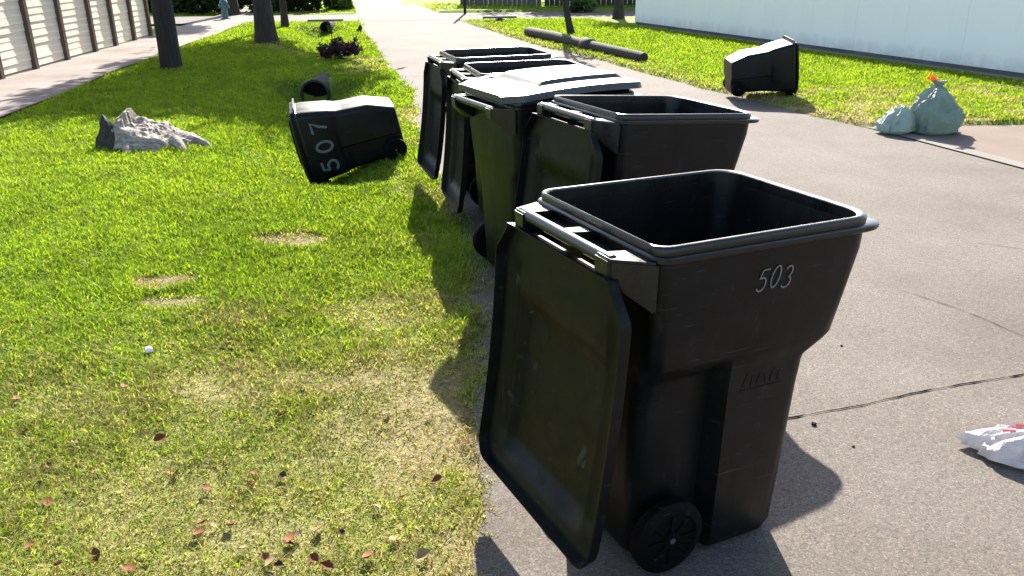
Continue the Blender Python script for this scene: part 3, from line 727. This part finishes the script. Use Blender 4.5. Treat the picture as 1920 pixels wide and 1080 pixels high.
# ------------------------------------------------------------------ right white wall of panels
dW = (WALL_B - WALL_A); LW = dW.length; uW = dW.normalized(); angW = math.atan2(uW.y, uW.x)
wl = empty('white_wall', WALL_A, angW); tag(wl, 'long white panelled wall behind the right-hand lawn', 'wall')
PW = 1.22; npan = int(LW / PW) + 1; HWALL = 1.24
pm = MB().box((0, 0, 0), (PW - .003, .10, HWALL)).mesh('wall_panel'); bmB = bmesh.new(); bmB.from_mesh(pm); bmesh.ops.bevel(bmB, geom=list(bmB.edges), offset=.0015, segments=1, affect='EDGES'); bmB.to_mesh(pm); bmB.free(); pm.materials.append(M_WALL)
for k in range(npan):
    o = obj('panel', pm, None, wl); o.location = (PW * (k + .5), (.05 + random.uniform(-.0008, .0008)), .13 + HWALL / 2)
obj('foot_shade_strip', MB().box((npan * PW / 2, .055, .065), (npan * PW, .08, .13)).mesh('foot_shade_strip'), M_FOOTSHADE, wl)  # shade in the gap under the panels, put in as a dark strip
obj('footing', MB().box((npan * PW / 2, -.085, .03), (npan * PW, .17, .075)).mesh('footing'), M_KERB, wl)

# ------------------------------------------------------------------ plank fences beyond the cross street
def plank_fence(label, a, b, h, m, pw):
    f = empty('plank_fence', (a[0], a[1], 0), math.atan2(b[1] - a[1], b[0] - a[0])); tag(f, label, 'fence', 'plank fences beyond the cross street')
    L = math.hypot(b[0] - a[0], b[1] - a[1]); me = MB().box((0, 0, h / 2), (pw - .012, .022, h)).mesh('plank'); me.materials.append(m)
    for k in range(int(L / pw)):
        o = obj('plank', me, None, f); o.location = (pw * (k + .5), random.uniform(-.008, .008), random.uniform(-.02, .02))
    obj('rail', MB().box((L / 2, .04, .5), (L, .04, .09)).mesh('rail'), m, f)
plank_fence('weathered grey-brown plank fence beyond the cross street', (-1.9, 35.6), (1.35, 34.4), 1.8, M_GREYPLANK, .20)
plank_fence('plank fence behind the round bush, coloured dark for its shade', (1.4, 34.35), (7.2, 32.6), 1.8, M_SHADEPLANK, .20)
p = unproj(872, 26); sp_ = obj('signpost', MB().tube([(0, 0, 0), (0, 0, 3.0)], .05, 10).mesh('signpost', 50), M_POLE); sp_.location = (p.x, p.y, -.05); tag(sp_, 'thin dark post at the right corner of the cross street', 'post')
hy = empty('fire_hydrant', (unproj(423, 36).x, unproj(423, 36).y, 0)); tag(hy, 'small blue-green fire hydrant beside the far sidewalk', 'fire hydrant')
M_HYD = mat('hydrant_paint', (.045, .10, .11), .45)[0]
obj('barrel', MB().tube([(0, 0, -.03), (0, 0, .05), (0, 0, .051), (0, 0, .48), (0, 0, .50), (0, 0, .53)], [.15, .15, .10, .10, .14, .14], 14).mesh('hydrant_barrel', 40), M_HYD, hy)
obj('bonnet', MB().tube([(0, 0, .53), (0, 0, .60), (0, 0, .65), (0, 0, .651), (0, 0, .69)], [.13, .11, .05, .025, .025], 14).mesh('hydrant_bonnet', 40), M_HYD, hy)
for s in (-1, 1): obj('outlet', MB().tube([(.08 * s, 0, .40), (.17 * s, 0, .40)], [.055, .06], 12).mesh('hydrant_outlet', 40), M_HYD, hy)

# ------------------------------------------------------------------ grass blades
def in_view(x, y, m=60):
    d = np.stack([x, y, -CAM_H + 0 * x], -1); z = d @ np.array(fwd)
    u = 960 + F_PX * (d @ np.array(rt)) / z; v = 540 - F_PX * (d @ np.array(up)) / z
    return (z > .5) & (u > -m) & (u < 1920 + m) & (v > -m * .5) & (v < 1080 + m * 2)
def grass(name, label, x0, x1, y0, y1, ok, rho0, rmax, seed):
    r = np.random.default_rng(seed); XS = []; YS = []
    for yb in np.arange(y0, y1, .5):
        dist = math.hypot(yb + .25, CAM_H); rho = min(rmax, rho0 * (4.0 / dist) ** 1.75)
        n = int(rho * (x1 - x0) * .5); x = r.uniform(x0, x1, n); y = r.uniform(yb, yb + .5, n)
        k = in_view(x, y) & ok(x, y); XS.append(x[k]); YS.append(y[k])
    x = np.concatenate(XS); y = np.concatenate(YS)
    dr = dryness(x, y); cl = fbm(x, y, 4.5, 3, 21)
    keep = r.random(len(x)) < np.clip(1.15 - .75 * dr ** 1.5 + .6 * (cl - .5), .12, 1); x, y, dr, cl = x[keep], y[keep], dr[keep], cl[keep]
    n = len(x); z = np.where((x > xLw(y) - .03) & (x < xLw(y) + .5), -.002, ground_z(x, y) - .004); dist = np.hypot(y, CAM_H)
    far = (dist / 4.0) ** .72
    h = (.022 + .030 * r.random(n) ** 1.5) * (.40 + 1.2 * cl) * (1 - .35 * dr) * far ** .30
    wd = (.0017 + .0019 * r.random(n)) * far
    a = r.random(n) * 2 * math.pi; ln = (.35 + .9 * r.random(n)) * (1 + .5 * dr); fa = a + r.normal(size=n) * .5
    dx, dy = np.cos(a), np.sin(a); sx, sy = -np.sin(fa), np.cos(fa)
    lay_ = r.random(n) < .30 + .35 * dr; h = np.where(lay_, h * .45, h); ln = np.where(lay_, ln * 3.0, ln)
    b = np.stack([x, y, z], -1); s = np.stack([sx, sy, 0 * sx], -1) * wd[:, None]; d = np.stack([dx, dy, 0 * dx], -1)
    mid = b + d * (h * ln * .35)[:, None] + np.array([0, 0, 1]) * (h * .62)[:, None]
    tip = b + d * (h * ln)[:, None] + np.array([0, 0, 1]) * h[:, None]
    V = np.stack([b - s, b + s, mid - s * .8, mid + s * .8, tip], 1).reshape(-1, 3)
    i = np.arange(n)[:, None] * 5; T = np.concatenate([i + [0, 1, 3], i + [0, 3, 2], i + [2, 3, 4]])
    g0 = np.array([.145, .215, .008]); g1 = np.array([.205, .268, .012]); gd = np.array([.07, .12, .018]); y0_ = np.array([.335, .27, .115]); y1_ = np.array([.25, .175, .085])
    t = np.clip(fbm(x, y, 1.1, 4, 31) * 1.6 - .3 + .25 * r.normal(size=n), 0, 1)[:, None]
    c = g0 * (1 - t) + g1 * t; c = np.where(r.random((n, 1)) < .12, gd, c)
    yl = np.where(r.random((n, 1)) < .28, y1_, y0_); isdry = r.random(n) < np.clip(dr * .95 - .09, .012, 1)
    mixd = (.75 * dr + .0)[:, None]; c = c * (1 - .45 * mixd) + np.array([.30, .28, .08]) * .45 * mixd
    c = np.where(isdry[:, None], yl, c) * (.82 + .36 * r.random((n, 1))) * ((.80 + .40 * fbm(x, y, 2.3, 3, 51)) * (.70 + .60 * fbm(x, y, 13, 2, 52)))[:, None]
    me = tri_mesh(name, V, T, np.repeat(c, 5, 0)); print(name, n)
    return tag(obj(name, me, M_BLADE), label, 'grass', kind='stuff')
def okL(x, y):
    e = xLw(y) + .05 * (fbm(x, y, 9, 2, 41) - .35)
    e2 = xW(y) + .10 * (fbm(x, y, 5, 2, 44) - .5)
    pit = ((x + 3.07) / .27) ** 2 + ((y - 13.75) / .75) ** 2 < 1
    hs = np.modf(np.abs(np.sin(x * 127.1 + y * 311.7) * 43758.5453))[0]
    e = e + np.where(y < 7, .34 * hs ** 2.2, .22 * hs ** 4) * (fbm(x, y, 2.5, 2, 46) ** 1.5 + .05)
    return ~pit & (x < e) & (x > e2) & ((y < 28.2 - .0 * x) | (y > 32.3))
def wall_x(y): return WALL_A.x + (y - WALL_A.y) * dW.x / dW.y
def okR(x, y):
    return (x > xRw(y) + .02) & (x < wall_x(y) - .22) & (y > 9.38 + .03 * fbm(x, y, 6, 2, 3)) & (y < 26.8)
grass('lawn_grass', 'green and dry mown grass on the left verge', -9.5, .4, 1.9, 28.5, okL, 23000, 20000, 71)
grass('lawn_grass', 'bright green mown lawn between the street and the white wall', -2.5, 8.6, 9.3, 27, okR, 20000, 12000, 72)
grass('lawn_grass', 'strip of grass beyond the cross street', -14, 6, 31.5, 37, lambda x, y: (y > 32.4 - .016 * x) & ((x < xL(y)) | (x > xR(y))) & (x > xF(y) - 4), 9000, 9000, 73)

# ------------------------------------------------------------------ fallen leaves and scraps
def leaf_mesh(seed):
    r = random.Random(seed); V = []; Fc = []; n = 6; w_ = r.uniform(.32, .45); cu = r.uniform(.15, .5)
    for i in range(n + 1):
        t = i / n; h = w_ * math.sin(math.pi * min(t ** .8, 1)) * (1 + .15 * r.uniform(-1, 1)); zc = cu * (t - .5) ** 2
        V += [(t - .5, -h, zc + h * .55 + .04 * r.random()), (t - .5, 0, zc), (t - .5, h, zc + h * .45 + .04 * r.random())]
    for i in range(n):
        a = 3 * i; Fc += [(a, a + 3, a + 4, a + 1), (a + 1, a + 4, a + 5, a + 2)]
    return mesh('fallen_leaf', V, Fc, 60)
LM = []
for i in range(8):
    me = leaf_mesh(100 + i); me.materials.append(LEAFM[(0, 1, 0, 2, 1, 3, 0, 2)[i]]); LM.append(me)
PX = [(48, 803), (232, 722), (530, 775), (725, 770), (475, 888), (530, 892), (385, 915), (706, 950), (753, 935), (598, 992), (90, 870), (510, 1055), (548, 1010), (560, 1002), (432, 985), (402, 982), (378, 980), (56, 1022), (110, 1058),
      (342, 1062), (498, 1046), (522, 1062), (240, 1068), (805, 775), (540, 1020), (90, 940), (470, 905), (795, 1040), (690, 1045), (640, 1000), (300, 820), (140, 825), (870, 830), (330, 885), (865, 640), (660, 600), (430, 640), (905, 610), (590, 1048),
      (455, 1030), (612, 1062), (30, 745), (180, 1040), (740, 1010), (375, 1000), (565, 735), (820, 900)]
for i, (a, b_) in enumerate(PX):
    p = unproj(a, b_, .02); o = obj('fallen_leaf', LM[i % 8]); s = random.uniform(.030, .056)
    o.location = (p.x, p.y, float(ground_z(p.x, p.y)) + .020); o.scale = (s, s, s); o.rotation_euler = (random.uniform(-.5, .5), random.uniform(-.5, .5), random.uniform(0, 6.3))
    tag(o, ('curled red-brown fallen leaf on the near grass', 'curled orange-brown fallen leaf on the near grass', 'curled pale tan fallen leaf on the near grass', 'curled blackish fallen leaf on the near grass')[(0, 1, 0, 2, 1, 3, 0, 2)[i % 8]], 'leaf', 'fallen leaves on the near grass')
def scrap(name, label, px, py, s, m, cat, seed):
    p = unproj(px, py); bm = bmesh.new(); bmesh.ops.create_icosphere(bm, subdivisions=2, radius=1)
    for v in bm.verts: v.co *= 1 + .5 * mnoise.noise(v.co * 1.7 + Vector((seed, 0, 0)))
    me = bpy.data.meshes.new(name); bm.to_mesh(me); bm.free(); o = obj(name, me, m)
    o.scale = (s, s * .8, s * .7); o.location = (p.x, p.y, (0 if px > 890 else float(ground_z(p.x, p.y)) + .015) + s * .5); tag(o, label, cat); return o
scrap('paper_scrap', 'small crumpled white paper scrap in the grass left of the bins', 280, 664, .022, M_PAPER, 'paper', 3)
scrap('pebble', 'black pebble on the asphalt just below the long crack', 1526, 797, .011, M_PIPE, 'pebble', 5)
scrap('pebble', 'small dark pebble on open asphalt between bin and white bag', 1600, 838, .006, M_PIPE, 'pebble', 6)
scrap('pebble', 'tiny grey pebble on the asphalt below the step of the 503 bin', 1578, 649, .006, M_PIPE, 'pebble', 7)
